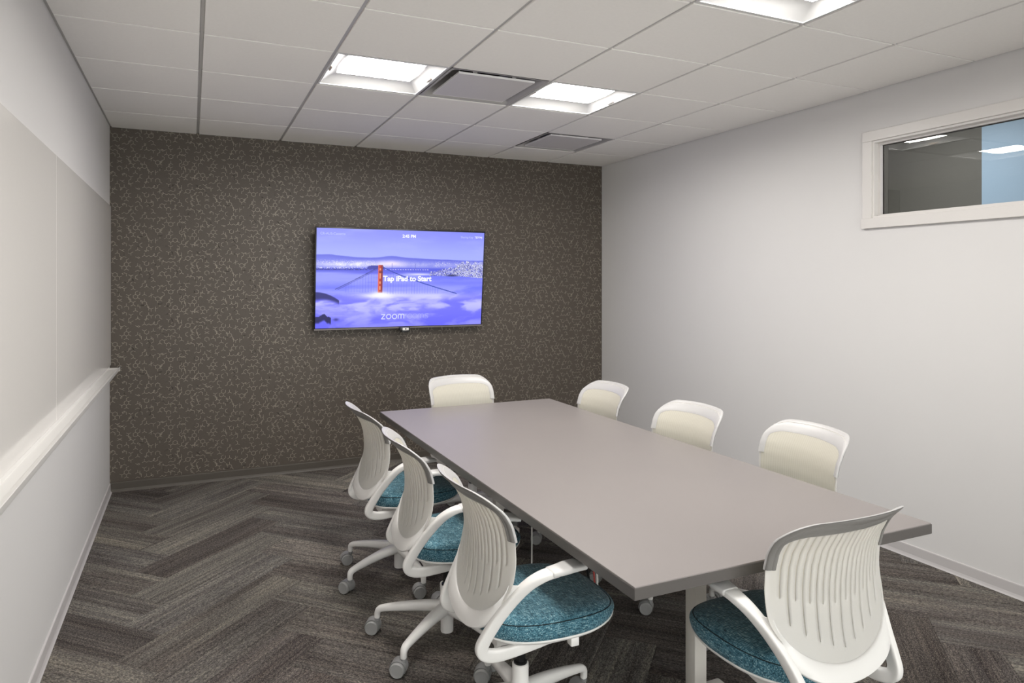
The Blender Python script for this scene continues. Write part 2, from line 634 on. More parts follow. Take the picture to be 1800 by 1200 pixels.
TW = 0.060
mb = MB()
mb.box(W - 0.016, W, OY0 - TW, OY1 + TW, OZ1, OZ1 + TW, 0.002, seg=1)
mb.box(W - 0.022, W, OY0 - TW - 0.006, OY1 + TW + 0.006, OZ0 - TW, OZ0, 0.002, seg=1)
mb.box(W - 0.016, W, OY1, OY1 + TW, OZ0, OZ1, 0.002, seg=1)
mb.box(W - 0.016, W, OY0 - TW, OY0, OZ0, OZ1, 0.002, seg=1)
wpart('window_casing', mb, M['trim_white'])
mb = MB()
for (a, b, c2, d) in ((OY0, OY1, OZ1 - 0.012, OZ1), (OY0, OY1, OZ0, OZ0 + 0.012), (OY1 - 0.012, OY1, OZ0 + 0.012, OZ1 - 0.012), (OY0, OY0 + 0.012, OZ0 + 0.012, OZ1 - 0.012)):
    mb.box(W - 0.004, W + 0.0545, a, b, c2, d)
wpart('window_jamb', mb, M['trim_white'])
mb = MB()
for (a, b, c2, d) in ((OY0, OY1, OZ1 - 0.012, OZ1), (OY0, OY1, OZ0, OZ0 + 0.012), (OY1 - 0.012, OY1, OZ0 + 0.012, OZ1 - 0.012), (OY0, OY0 + 0.012, OZ0 + 0.012, OZ1 - 0.012)):
    mb.box(W + 0.0595, W + 0.12, a, b, c2, d)
wpart('window_reveal', mb, M['taupe'])
for x0, x1, mm_ in ((W + 0.030, W + 0.052, 'trim_white'), (W + 0.062, W + 0.084, 'taupe')):
    mb = MB()
    for (a, b, c2, d) in ((OY0 + .012, OY1 - .012, OZ1 - 0.024, OZ1 - .012), (OY0 + .012, OY1 - .012, OZ0 + .012, OZ0 + 0.022), (OY1 - 0.026, OY1 - .012, OZ0 + 0.022, OZ1 - 0.024), (OY0 + .012, OY0 + 0.026, OZ0 + 0.022, OZ1 - 0.024)):
        mb.box(x0, x1, a, b, c2, d)
    wpart('window_stop', mb, M[mm_])
wpart('glass_pane', MB().add([(W + 0.057, y, z) for y, z in ((OY0 + .01, OZ0 + .01), (OY1 - .01, OZ0 + .01), (OY1 - .01, OZ1 - .01), (OY0 + .01, OZ1 - .01))], [(0, 1, 2, 3)]), M['glass'])
mb = MB()
mb.box(W + 0.0545, W + 0.0595, OY1 - 0.030, OY1 - 0.011, OZ0 + .011, OZ1 - .011)
mb.box(W + 0.0545, W + 0.0595, OY0 + .011, OY1 - .03, OZ1 - .028, OZ1 - .011)
wpart('glazing_seal', mb, M['seal'])

# assumed glazed front, unseen, added to let in sky fill: mullions and panes
gf = struct(empty('window_fill', ((GX0 + GX1) / 2, YB - 0.06, 0)))
gw = GX1 - GX0
for q in range(4):
    xx = -gw / 2 + 0.02 + q * (gw - 0.04) / 3
    MB().box(xx - 0.02, xx + 0.02, -0.03, 0.03, 0, GZ1).build('mullion', M['trim_white'], gf, smooth=False)
for q in range(3):
    xa = -gw / 2 + 0.04 + q * (gw - 0.04) / 3
    xb = xa + (gw - 0.04) / 3 - 0.04
    MB().box(xa, xb, -0.03, 0.03, 0, 0.04).build('rail', M['trim_white'], gf, smooth=False)
    MB().box(xa, xb, -0.03, 0.03, GZ1 - 0.04, GZ1).build('rail', M['trim_white'], gf, smooth=False)
    MB().add([(xa, 0, 0.04), (xb, 0, 0.04), (xb, 0, GZ1 - 0.04), (xa, 0, GZ1 - 0.04)], [(0, 1, 2, 3)]).build('glass_pane', M['glass'], gf, smooth=False)

# the room beyond the window
struct(MB().box(5.9, 6.0, -2.65, 0.4, 0, 2.9).build('wall_beyond_far', M['taupe'], smooth=False))
struct(MB().box(5.88, 6.0, -6.2, -2.65, 0, 2.74).build('wall_beyond_blue', M['blue'], smooth=False))
struct(MB().box(W + 0.12, 6.0, 0.3, 0.4, 0, 2.9).build('wall_beyond_end', M['taupe'], smooth=False))
struct(MB().box(W + 0.12, 6.0, -6.2, -6.1, 0, 2.9).build('wall_beyond_front', M['taupe'], smooth=False))
struct(MB().box(W + 0.12, 6.0, -6.2, 0.4, 2.9, 3.0).build('ceiling_beyond', M['taupe'], smooth=False))
struct(MB().box(W + 0.12, 6.0, -6.2, 0.4, -0.06, 0).build('floor_beyond', M['taupe'], smooth=False))
ld = bpy.data.lights.new('neighbour_lamp', 'AREA')
ld.size = 0.6
ld.energy = NEIGHBOUR_W
ld.color = (0.95, 0.97, 1.0)
lo = bpy.data.objects.new('neighbour_lamp', ld)
C.objects.link(lo)
lo.location = (5.0, -2.55, 2.85)

# ------------------------------------------------------------------ wallpaper print: molecule line pattern on a triangular lattice
def wallpaper():
    R = random.Random(21)
    b = 0.0172
    NX, NZ = 40, 60           # repeat cell in lattice steps (columns of b*cos30, half steps of b/2)
    dx = b * math.cos(PI / 6)
    dirs = {90: (0, 2), 270: (0, -2), 30: (1, 1), 150: (-1, 1), 210: (-1, -1), 330: (1, -1)}
    occ, segs = set(), []

    def wrap(n): return (n[0] % NX, n[1] % NZ)

    def near_free(n, own):
        if wrap(n) in occ: return False
        k_ = 0
        for d in dirs.values():
            q = wrap((n[0] + d[0], n[1] + d[1]))
            if q in occ and q not in own: k_ += 1
        return k_ < 2

    def bond(a, d, own, out):
        q = (a[0] + dirs[d][0], a[1] + dirs[d][1])
        if not near_free(q, own): return None
        own.add(wrap(q))
        out.append((a, q, 1))
        return q

    def fork(a, d, own, out):
        for t in (60, -60):
            bond(a, (d + t) % 360, own, out)

    def rhomb(a, d, out):
        # small diamond hung on a node: two short bonds
        u = dirs[d]; v2 = dirs[(d + 60) % 360]
        f = 0.62
        p1 = (a[0] + u[0] * f, a[1] + u[1] * f)
        p2 = (a[0] + v2[0] * f, a[1] + v2[1] * f)
        p3 = (p1[0] + v2[0] * f, p1[1] + v2[1] * f)
        out.extend([(a, p1, 1), (a, p2, 1), (p1, p3, 1), (p2, p3, 1)])
        return p3

    tries = 0
    while tries < 6000 and len(segs) < 2250 * NX * dx * NZ * b / 2:
        tries += 1
        x = R.randrange(NX)
        z = R.randrange(NZ // 2) * 2 + (x % 2)
        a = (x, z)
        own, out = set(), []
        if not near_free(a, own) or wrap(a) in occ: continue
        own.add(wrap(a))
        kind = R.random()
        if kind < 0.22:       # hexagon with arms
            node = a; ring = [a]; ok = True
            for d in (30, 330, 270, 210, 150):
                node = bond(node, d, own, out)
                if node is None: ok = False; break
                ring.append(node)
            if not ok: continue
            out.append((node, a, 1))
            for rn, d in zip(ring, (150, 90, 30, 330, 270, 210)):
                if R.random() < 0.55:
                    e = bond(rn, d, own, out)
                    if e and R.random() < 0.6: fork(e, d, own, out)
        elif kind < 0.36:     # diamond with legs
            d = R.choice((30, 90, 150, 270))
            p3 = rhomb(a, d, out)
            for dd in ((d + 180) % 360, (d + 240) % 360):
                e = bond(a, dd, own, out)
                if e and R.random() < 0.5: fork(e, dd, own, out)
            out.append((p3, (p3[0] + dirs[d][0] * 0.7, p3[1] + dirs[d][1] * 0.7), 1))
        else:                 # zigzag chain with forks at the ends
            d = R.choice((90, 90, 270, 30, 150, 330))
            node, first = a, d
            L = R.randrange(2, 9)
            last = d
            for s in range(L):
                q = bond(node, d, own, out)
                if q is None: break
                node = q; last = d
                if R.random() < 0.30: bond(node, (d + R.choice((60, -60))) % 360, own, out)
                if R.random() < 0.16: rhomb(node, R.choice((30, 90, 150, 210)), out)
                d = (d + R.choice((60, -60))) % 360
            fork(node, last, own, out)
            fork(a, (first + 180) % 360, own, out)
        if len(out) < 3: continue
        occ |= own
        segs += out
    wd_, cz = NX * dx, NZ * b / 2
    hw = 0.00105
    vs, fs = [], []
    y = -0.0004
    for rx in range(int(W / wd_) + 2):
        off = (rx % 2) * cz * 0.5
        for rz in range(-1, int(H / cz) + 2):
            for (a, q, _) in segs:
                x0, z0 = a[0] * dx + rx * wd_ - 0.1, a[1] * b / 2 + rz * cz + off
                x1, z1 = q[0] * dx + rx * wd_ - 0.1, q[1] * b / 2 + rz * cz + off
                if min(x0, x1) < 0.004 or max(x0, x1) > W - 0.004 or min(z0, z1) < 0.075 or max(z0, z1) > H + 0.015: continue
                l = math.hypot(x1 - x0, z1 - z0)
                ux, uz = (x1 - x0) / l, (z1 - z0) / l
                x0 -= ux * hw; x1 += ux * hw; z0 -= uz * hw; z1 += uz * hw
                o = len(vs)
                vs += [(x0 - uz * hw, y, z0 + ux * hw), (x0 + uz * hw, y, z0 - ux * hw), (x1 + uz * hw, y, z1 - ux * hw), (x1 - uz * hw, y, z1 + ux * hw)]
                fs.append((o, o + 1, o + 2, o + 3))
    me = bpy.data.meshes.new('wallpaper_print')
    me.from_pydata(vs, [], fs)
    me.materials.append(M['ink'])
    o = link_mesh('wallpaper_print', me, wall_back)
    o['kind'] = 'stuff'


wallpaper()

# ================================================================== CEILING FIXTURES
def make_light():
    t = empty('recessed_light')
    a = T / 2 - 0.008
    li, lj, h = a - 0.085, a - 0.135, 0.038
    mb = MB()                                    # flange + back box
    for b4 in ((-a, a, -a, -a + .014), (-a, a, a - .014, a), (-a, -a + .010, -a + .014, a - .014), (a - .010, a, -a + .014, a - .014)):
        mb.box(*b4, 0.0, 0.006)
    mb.build('frame', M['housing'], t, smooth=False)
    o1, o2 = a - 0.010, a - 0.014
    for s in (-1, 1):                            # curved long reflectors
        mb = MB()
        rows = []
        for q in np.linspace(0, 1, 7):
            yy = o2 - (o2 - lj) * q
            zz = 0.004 + (h - 0.004) * math.sin(q * PI / 2)
            rows.append((yy, zz))
        vs, fs = [], []
        for q, (yy, zz) in zip(np.linspace(0, 1, 7), rows):
            xe = o1 - (o1 - li) * q
            vs += [(-xe, s * yy, zz), (xe, s * yy, zz)]
        for r in range(6):
            fs.append((2 * r, 2 * r + 1, 2 * r + 3, 2 * r + 2))
        mb.add(vs, fs)
        mb.build('side_reflector', M['housing'], t)
    for s in (-1, 1):
        mb = MB()
        vs, fs = [], []
        for q in np.linspace(0, 1, 7):
            xe = o1 - (o1 - li) * q
            yy = o2 - (o2 - lj) * q
            zz = 0.004 + (h - 0.004) * math.sin(q * PI / 2)
            vs += [(s * xe, -yy, zz), (s * xe, yy, zz)]
        for r in range(6):
            fs.append((2 * r, 2 * r + 1, 2 * r + 3, 2 * r + 2))
        mb.add(vs, fs)
        mb.build('end_reflector', M['housing'], t)
        MB().box(s * (o1 - 0.012) - 0.004, s * (o1 - 0.012) + 0.004, -0.045, 0.03, 0.003, 0.016, 0.001).build('clip', M['clip'], t)
    mb = MB()
    vs, fs = [], []
    for yy in np.linspace(-lj, lj, 9):
        zz = h - 0.003 * (1 - (yy / lj) ** 2)
        vs += [(-li, yy, zz), (li, yy, zz)]
    for r in range(8):
        fs.append((2 * r, 2 * r + 1, 2 * r + 3, 2 * r + 2))
    mb.add(vs, fs)
    mb.build('lens', M['lens'], t)
    mb = MB()
    mb.box(-a, a, -a, a, h + 0.004, h + 0.05)
    mb.build('housing', M['housing'], t, smooth=False)
    return t


lab = {(2, 3): 'lit square recessed ceiling light left of the large air diffuser',
       (4, 3): 'lit square recessed ceiling light right of the large air diffuser',
       (4, 6): 'lit square recessed ceiling light cut off by the top edge, nearest the window',
       (2, 6): 'lit square recessed ceiling light above the whiteboard side, nearest the camera'}
l0 = make_light()
for n_, (i, j) in enumerate(LIGHTS):
    o = l0 if n_ == 0 else copy_tree(l0)
    o.location = ((COLX[i] + COLX[i + 1]) / 2, (ROWY[j] + ROWY[j + 1]) / 2, H + 0.001)
    tag(o, lab[(i, j)], 'ceiling light', 'recessed lights in the ceiling grid')


def make_diffuser():
    t = empty('air_diffuser')
    a = T / 2 - 0.008
    vs, fs = [], []
    prof = [(a, 0.001), (a - 0.012, 0.001), (a - 0.018, 0.004), (a - 0.030, 0.020), (a - 0.045, 0.05), (a - 0.075, 0.085), (a - 0.11, 0.115), (a - 0.15, 0.13)]

    def ring(h_, z, rr):
        out = []
        n = 6
        for cx, cy, a0 in ((1, 1, 0), (-1, 1, 90), (-1, -1, 180), (1, -1, 270)):
            for q in range(n):
                an = math.radians(a0 + 90 * q / (n - 1))
                out.append((cx * (h_ - rr) + rr * math.cos(an), cy * (h_ - rr) + rr * math.sin(an), z))
        return out
    for idx, (h_, z) in enumerate(prof):
        vs += ring(h_, z, 0.002 + 0.014 * idx)
    n = 24
    for r in range(len(prof) - 1):
        for q in range(n):
            fs.append((r * n + q, r * n + (q + 1) % n, (r + 1) * n + (q + 1) % n, (r + 1) * n + q))
    fs.append(tuple(range((len(prof) - 1) * n, len(prof) * n)))
    finish('back_pan', vs, fs, M['diff_pan'], t, angle=50)
    MB().lathe([(0.13, 0.1), (0.13, 0.128)], 28).build('duct_neck', M['duct'], t)
    p = 0.228
    MB().box(-p, p, -p, p, -0.0005, 0.006, 0.001, seg=1).build('plate', M['diff_plate'], t, smooth=False)
    mb = MB()
    for b4 in ((-p - .004, p + .004, -p - .004, -p), (-p - .004, p + .004, p, p + .004), (-p - .004, -p, -p, p), (p, p + .004, -p, p)):
        mb.box(*b4, -0.001, 0.010)
    mb.build('plate_rim', M['diff_edge'], t, smooth=False)
    for sx in (-1, 1):
        for sy in (-1, 1):
            MB().box(sx * 0.12 - 0.012, sx * 0.12 + 0.012, sy * 0.19 - 0.002, sy * 0.19 + 0.002, 0.004, 0.108).build('bracket', M['diff_edge'], t, smooth=False)
    return t


d0 = make_diffuser()
for n_, (i, j) in enumerate(DIFFS):
    o = d0 if n_ == 0 else copy_tree(d0)
    o.location = ((COLX[i] + COLX[i + 1]) / 2, (ROWY[j] + ROWY[j + 1]) / 2, H + 0.001)
    tag(o, ['square plaque air diffuser in the ceiling between the two lights', 'square plaque air diffuser in the ceiling near the dark wallpapered wall'][n_],
        'air vent', 'air diffusers in the ceiling')

# ================================================================== WHITEBOARD AND TRAY
wb = tag(empty('whiteboard', (0, -2.3, 0.93)), 'glossy white wall-mounted whiteboard panels along the left wall', 'whiteboard')
for ya, yb in ((-2.269, -0.006), (-4.53, -2.271), (-5.88, -4.532)):
    MB().box(0.001, 0.009, ya + 2.3, yb + 2.3, 0.012, 1.185, 0.001, seg=1).build('board_panel', M['board'], wb, smooth=False)
tr_ = tag(empty('marker_tray', (0.0, -2.3, 0.9)), 'long white marker tray shelf below the whiteboard on the left wall', 'tray')
prof = [(0.0, 0.036), (0.0, 0.004), (0.060, 0.0), (0.069, 0.006), (0.073, 0.020), (0.077, 0.038), (0.0745, 0.039), (0.069, 0.026), (0.062, 0.017), (0.045, 0.015), (0.042, 0.0165), (0.004, 0.017), (0.003, 0.036)]
ya, yb = -5.88 + 2.3, -0.10 + 2.3
n = len(prof)
vs = [(x, ya, z) for x, z in prof] + [(x, yb, z) for x, z in prof]
fs = [(i, (i + 1) % n, (i + 1) % n + n, i + n) for i in range(n)] + [tuple(range(n)), tuple(range(n, 2 * n))]
finish('tray_shelf', vs, fs, M['tray'], tr_, smooth=False)
MB().box(0.0005, 0.0755, yb, yb + 0.002, 0.003, 0.030).build('end_cap', M['tray_edge'], tr_, smooth=False)

# ================================================================== TELEVISION
TVW, TVH = 1.480, 0.850
tv = empty('television', (2.197, -0.115, 1.581))
tv.rotation_euler = (math.radians(6.0), 0, 0)
tag(tv, 'wide flat television with a blue bridge picture on the dark wallpapered wall', 'television')
MB().box(-TVW / 2, TVW / 2, -0.012, 0.012, -TVH / 2, TVH / 2, 0.003).build('bezel', M['bezel'], tv)
MB().box(-TVW / 2 + 0.25, TVW / 2 - 0.25, 0.012, 0.045, -TVH / 2 + 0.06, TVH / 2 - 0.18, 0.01).build('rear_housing', M['black'], tv)
MB().box(-TVW / 2 + 0.002, TVW / 2 - 0.002, -0.0145, -0.010, -TVH / 2 + 0.001, -TVH / 2 + 0.014, 0.001, seg=1).build('bottom_strip', M['bezel_strip'], tv, smooth=False)
mb = MB()
for sx in (-1, 1):
    mb.box(sx * 0.2 - 0.02, sx * 0.2 + 0.02, 0.040, 0.062, -0.22, 0.2)
mb.box(-0.3, 0.3, 0.055, 0.10, -0.06, 0.06)
mb.build('wall_mount', M['black'], tv, smooth=False)


def fbm(x, y, seed, octv=5):
    r = np.random.RandomState(seed)
    out = np.zeros_like(x)
    amp, tot = 1.0, 0
    for o in range(octv):
        G = r.rand(66, 66)
        xs, ys = (x * 2 ** o) % 64, (y * 2 ** o) % 64
        xi, yi = xs.astype(int), ys.astype(int)
        fx, fy = xs - xi, ys - yi
        fx = fx * fx * (3 - 2 * fx); fy = fy * fy * (3 - 2 * fy)
        out += amp * (G[yi, xi] * (1 - fx) * (1 - fy) + G[yi, xi + 1] * fx * (1 - fy) + G[yi + 1, xi] * (1 - fx) * fy + G[yi + 1, xi + 1] * fx * fy)
        tot += amp
        amp *= 0.52
    return out / tot


def picture():
    nu, nv = 366, 208
    u, v = np.meshgrid(np.linspace(0, 1, nu), np.linspace(0, 1, nv))
    col = np.zeros((nv, nu, 3))

    def lerp(a, b, t): return np.array(a)[None, None] * (1 - t[..., None]) + np.array(b)[None, None] * t[..., None]

    def put(mask, c):
        mk = np.clip(mask, 0, 1)[..., None]
        col[:] = col * (1 - mk) + np.array(c)[None, None] * mk
    sm = lambda a, b, x: np.clip((x - a) / (b - a), 0, 1) ** 2 * (3 - 2 * np.clip((x - a) / (b - a), 0, 1))
    # sky
    col[:] = lerp((136, 142, 252), (166, 176, 255), sm(0.0, 0.30, v))
    put(0.35 * sm(0.5, 0.8, fbm(u * 4, v * 9, 1)), (176, 184, 255))
    # far hills
    h = 0.285 + 0.02 * (u > 2) - 0.028 * np.exp(-((u - 0.05) / 0.13) ** 2) - 0.022 * np.exp(-((u - 0.43) / 0.06) ** 2) + 0.016 * sm(0.5, 0.9, u) + 0.008 * (fbm(u * 14, v * 0, 4) - 0.5)
    put(sm(-0.004, 0.006, v - h), (96, 104, 226))
    put(0.6 * sm(0.0, 0.05, v - h), (122, 130, 240))
    # city glow left and middle
    ga = np.exp(-((v - 0.355) / 0.030) ** 2) * (0.35 + 0.65 * np.exp(-((u - 0.22) / 0.22) ** 2))
    put(ga * (0.45 + 0.9 * fbm(u * 30, v * 22, 8, 3)), (232, 230, 255))
    gb = np.exp(-((v - 0.345) / 0.03) ** 2) * np.exp(-((u - 0.42) / 0.08) ** 2)
    put(gb, (240, 226, 255))
    r = np.random.RandomState(5)
    sp = r.rand(nv, nu)
    put((sp > 0.86) * sm(0.30, 0.34, v) * (1 - sm(0.37, 0.385, v)) * (0.25 + 0.75 * (fbm(u * 10, v * 10, 2, 3) > 0.5)), (248, 246, 255))
    # water and dark band
    put(sm(0.385, 0.395, v) * (1 - sm(0.42, 0.44, v)), (84, 92, 226))
    put((sp > 0.70) * (v > 0.385) * (v < 0.405) * (u < 0.36), (226, 226, 255))
    put(sm(0.0, 0.2, 0.32 - np.abs(u - 0.1)) * (v > 0.40) * (v < 0.412) * (sp > 0.35), (40, 44, 140))
    # island
    put((v > 0.385 - 0.022 * np.sqrt(np.clip(1 - ((u - 0.335) / 0.05) ** 2, 0, 1))) * (v < 0.405) * (np.abs(u - 0.335) < 0.05), (48, 52, 168))
    # low bridge lights
    put((np.abs(v - 0.405) < 0.004) * (u > 0.39) * (u < 0.66) * (np.sin(u * 420) > 0.2), (238, 236, 255))
    for ub in (0.43, 0.57):
        put((np.abs(u - ub) < 0.0018) * (v > 0.34) * (v < 0.41), (96, 100, 210))
    # fog sea
    f = fbm(u * 3 + 2 * fbm(u * 3, v * 6, 14), v * 13, 11)
    f2 = fbm(u * 6 + 3 * fbm(u * 4, v * 7, 15), v * 10, 12)
    base = lerp((112, 120, 250), (150, 156, 255), sm(0.35, 0.68, f))
    low = lerp((116, 116, 254), (178, 178, 255), sm(0.32, 0.68, f2))
    t = sm(0.60, 0.72, v + 0.03 * (f2 - 0.5))
    fog = base * (1 - t[..., None]) + low * t[..., None]
    fade = sm(0.82, 1.0, v)
    fog = fog * (1 - 0.35 * fade[..., None]) + np.array((84, 84, 250))[None, None] * 0.35 * fade[..., None]
    mk = sm(0.425, 0.455, v + 0.02 * (f - 0.5))[..., None]
    col[:] = col * (1 - mk) + fog * mk
    put(0.75 * np.exp(-((v - 0.44) / 0.016) ** 2) * sm(0.05, 0.3, u) * (1 - sm(0.45, 0.6, u)), (80, 84, 228))
    put(0.6 * np.exp(-((v - 0.545) / 0.03) ** 2) * sm(0.5, 0.75, u) * (0.4 + f), (104, 110, 250))
    # white fog bank
    bank = np.exp(-((v - 0.675 - 0.03 * np.abs(u - 0.4)) / 0.032) ** 2) * (0.95 * np.exp(-((u - 0.36) / 0.13) ** 2) + 0.45 * np.exp(-((u - 0.72) / 0.22) ** 2))
    put(bank * (0.75 + 0.5 * f2), (250, 248, 255))
    put(0.45 * np.exp(-((v - 0.76) / 0.06) ** 2) * sm(0.4, 0.7, f2), (218, 216, 255))
    # downtown on the right
    hh = 0.425 - 0.045 * sm(0.66, 0.80, u) + 0.012 * (np.floor(u * 110) % 4 == 0)
    hh = np.where(u > 0.83, 0.345, hh)
    hh = hh - 0.03 * (np.floor(u * 70) % 3 == 0) * (u > 0.84) - 0.04 * (np.abs(u - 0.895) < 0.005)
    city = (u > 0.66) * (v > hh) * (v < 0.47 + 0.02 * sm(0.8, 1, u))
    put(0.8 * city, (92, 98, 214))
    put(city * (r.rand(nv, nu) > 0.80 - 0.36 * sm(0.66, 0.84, u)) * (0.65 + 0.35 * sp), (246, 246, 255))
    put(city * (r.rand(nv, nu) > 0.80), (36, 40, 110))
    put(np.exp(-((v - 0.465) / 0.010) ** 2) * np.exp(-((u - 0.80) / 0.035) ** 2), (40, 44, 96))
    put(0.9 * np.exp(-((v - 0.455) / 0.010) ** 2) * np.exp(-((u - 0.60) / 0.08) ** 2), (244, 240, 255))
    # suspension bridge: suspenders, cables
    vl = 0.375 + 0.235 * np.clip((0.355 - u) / 0.25, 0, 1) ** 0.92
    ur = np.clip((u - 0.375) / 0.46, 0, 1)
    vr = 0.375 + 0.285 * ur ** 0.80
    sus = (np.sin(u * 2 * PI * 62) > 0.75)
    put(0.28 * sus * (u > 0.16) * (u < 0.35) * (v > vl) * (v < 0.64), (92, 96, 226))
    put(0.28 * sus * (u > 0.38) * (u < 0.72) * (v > vr) * (v < 0.66), (92, 96, 226))
    put((np.abs(v - vl) < 0.0042) * (u > 0.105) * (u < 0.355), (44, 50, 150))
    put(0.8 * (np.abs(v - vl - 0.014) < 0.003) * (u > 0.12) * (u < 0.352), (60, 66, 170))
    put((np.abs(v - vr) < 0.0048) * (u > 0.375) * (u < 0.835), (28, 58, 176))
    # tower
    tw = (u > 0.350) * (u < 0.3765) * (v > 0.362) * (v < 0.645)
    put(tw, (192, 48, 36))
    put(tw * (u > 0.3665), (138, 22, 34))
    put(tw * (u < 0.3545), (232, 96, 58))
    for a, b2 in ((0.395, 0.415), (0.445, 0.50), (0.53, 0.555), (0.575, 0.615)):
        put((u > 0.3575) * (u < 0.3655) * (v > a) * (v < b2), (238, 150, 110))
    put((u > 0.351) * (u < 0.3765) * (np.abs(v - 0.433) < 0.006), (70, 16, 40))
    put(0.95 * np.exp(-((v - 0.665) / 0.028) ** 2) * np.exp(-((u - 0.365) / 0.05) ** 2), (252, 250, 255))
    # dark headlands on the left
    hd = 0.635 + 0.085 * (u / 0.13) ** 2
    put((u < 0.13) * sm(-0.004, 0.008, v - hd) * (1 - sm(0.06, 0.10, v - hd + u * 0.35)), (32, 34, 118))
    hr = 0.885 - 0.03 * np.exp(-((u - 0.045) / 0.02) ** 2) + 0.03 * (fbm(u * 60, v * 0, 3) - 0.5)
    put((u < 0.085) * sm(-0.004, 0.006, v - hr) * (1 - sm(0.05, 0.08, v - hr)), (26, 26, 92))
    put(np.exp(-((u - 0.115) / 0.014) ** 2 - ((v - 0.915) / 0.014) ** 2), (54, 54, 150))
    lin = np.clip(col, 0, 255) / 255.0
    lin = np.where(lin <= 0.04045, lin / 12.92, ((lin + 0.055) / 1.055) ** 2.4)
    sw, sh = TVW - 0.022, TVH - 0.030
    vs = np.column_stack([((u - 0.5) * sw).ravel(), np.full(nu * nv, -0.0128), (0.0035 + (0.5 - v) * sh).ravel()])
    idx = np.arange(nu * nv).reshape(nv, nu)
    fs = np.stack([idx[:-1, :-1], idx[1:, :-1], idx[1:, 1:], idx[:-1, 1:]], -1).reshape(-1, 4)
    me = bpy.data.meshes.new('screen')
    me.from_pydata(vs.tolist(), [], fs.tolist())
    at_ = me.color_attributes.new('picture', 'FLOAT_COLOR', 'POINT')
    at_.data.foreach_set('color', np.column_stack([lin.reshape(-1, 3), np.ones(nu * nv)]).astype(np.float32).ravel())
    me.materials.append(M['picture'])
    scr = link_mesh('screen', me, tv)

    def at(uu, vv): return ((uu - 0.5) * sw, -0.0136, 0.0035 + (0.5 - vv) * sh)

    def text(body, u0, u1, vc, m, bold=0.0, capfrac=None):
        cu = bpy.data.curves.new('screen_text', 'FONT')
        cu.body = body
        cu.align_x = 'CENTER'; cu.align_y = 'CENTER'
        cu.size = 0.05
        cu.offset = bold
        ob = bpy.data.objects.new('tmp', cu)
        C.objects.link(ob)
        dg = bpy.context.evaluated_depsgraph_get()
        me2 = bpy.data.meshes.new_from_object(ob.evaluated_get(dg))
        bpy.data.objects.remove(ob)
        co = np.array([v_.co[:] for v_ in me2.vertices])
        mn, mx_ = co.min(0), co.max(0)
        s = (u1 - u0) * sw / (mx_[0] - mn[0])
        ctr = at((u0 + u1) / 2, vc)
        for v_ in me2.vertices:
            x, yv = v_.co.x, v_.co.y
            v_.co = ((x - (mn[0] + mx_[0]) / 2) * s + ctr[0], ctr[1], (yv - (mn[1] + mx_[1]) / 2) * s + ctr[2])
        me2.materials.clear()
        me2.materials.append(m)
        me2.name = 'screen_text'
        link_mesh('screen_text', me2, scr)
    text('CR-AUS-Cassette', 0.020, 0.158, 0.052, M['text_dim'], 0.0006)
    text('2:45 PM', 0.487, 0.567, 0.058, M['text'], 0.0016)
    text('Sharing Key', 0.848, 0.928, 0.056, M['text_dim'], 0.0006)
    text('TJDYHJ', 0.938, 0.986, 0.054, M['text'], 0.0008)
    text('Tap iPad to Start', 0.378, 0.672, 0.507, M['text'], 0.0018)

    # drawn word mark: heavy "zoom", hairline "rooms"
    def strokes(lines, wth, m, name='screen_logo'):
        vs_, fs_ = [], []
        for ln in lines:
            P = np.array(ln, float)
            tan_ = np.gradient(P, axis=0)
            tan_ /= np.linalg.norm(tan_, axis=1)[:, None] + 1e-9
            o_ = len(vs_)
            for p, t_ in zip(P, tan_):
                nx, ny = -t_[1] * wth / 2, t_[0] * wth / 2
                vs_ += [(p[0] + nx, -0.0136, p[1] + ny), (p[0] - nx, -0.0136, p[1] - ny)]
            for q in range(len(P) - 1):
                fs_.append((o_ + 2 * q, o_ + 2 * q + 1, o_ + 2 * q + 3, o_ + 2 * q + 2))
        me3 = bpy.data.meshes.new(name)
        me3.from_pydata(vs_, [], fs_)
        me3.materials.append(m)
        link_mesh(name, me3, scr)
    xh = 0.038                                    # x-height
    x0, zb = (0.374 - 0.5) * sw, 0.0035 + (0.5 - 0.918) * sh

    def circ(cx, r_): return [(cx + r_ * math.cos(a_), zb + xh / 2 + xh / 2 * math.sin(a_)) for a_ in np.linspace(0, 2 * PI + 0.1, 28)]

    def arch(xa, xb): 
        rr = (xb - xa) / 2
        return [(xa, zb)] + [(xa + rr - rr * math.cos(a_), zb + xh - rr + rr * math.sin(a_)) for a_ in np.linspace(0, PI, 12)] + [(xb, zb)]
    wz = 0.0082
    L1 = [[(x0, zb + xh), (x0 + 0.032, zb + xh)], [(x0 + 0.031, zb + xh), (x0 + 0.002, zb)], [(x0, zb), (x0 + 0.034, zb)],
          circ(x0 + 0.064, 0.019), circ(x0 + 0.115, 0.019), arch(x0 + 0.147, x0 + 0.172), arch(x0 + 0.172, x0 + 0.197)]
    strokes(L1, wz, M['text_logo'])
    xr = x0 + 0.209
    L2 = [[(xr, zb), (xr, zb + xh)], [(xr + 0.014 - 0.014 * math.cos(a_), zb + xh - 0.014 + 0.014 * math.sin(a_)) for a_ in np.linspace(0, PI / 2 + 0.3, 8)],
          circ(xr + 0.040, 0.0195), circ(xr + 0.086, 0.0195), arch(xr + 0.114, xr + 0.138), arch(xr + 0.138, xr + 0.162)]
    sx_ = xr + 0.172
    L2.append([(sx_ + 0.036, zb + xh), (sx_ + 0.010, zb + xh), (sx_ + 0.003, zb + xh * 0.86), (sx_ + 0.006, zb + xh * 0.66), (sx_ + 0.028, zb + xh * 0.42), (sx_ + 0.032, zb + xh * 0.2), (sx_ + 0.026, zb), (sx_, zb)])
    strokes(L2, 0.0026, M['text_thin'])


picture()

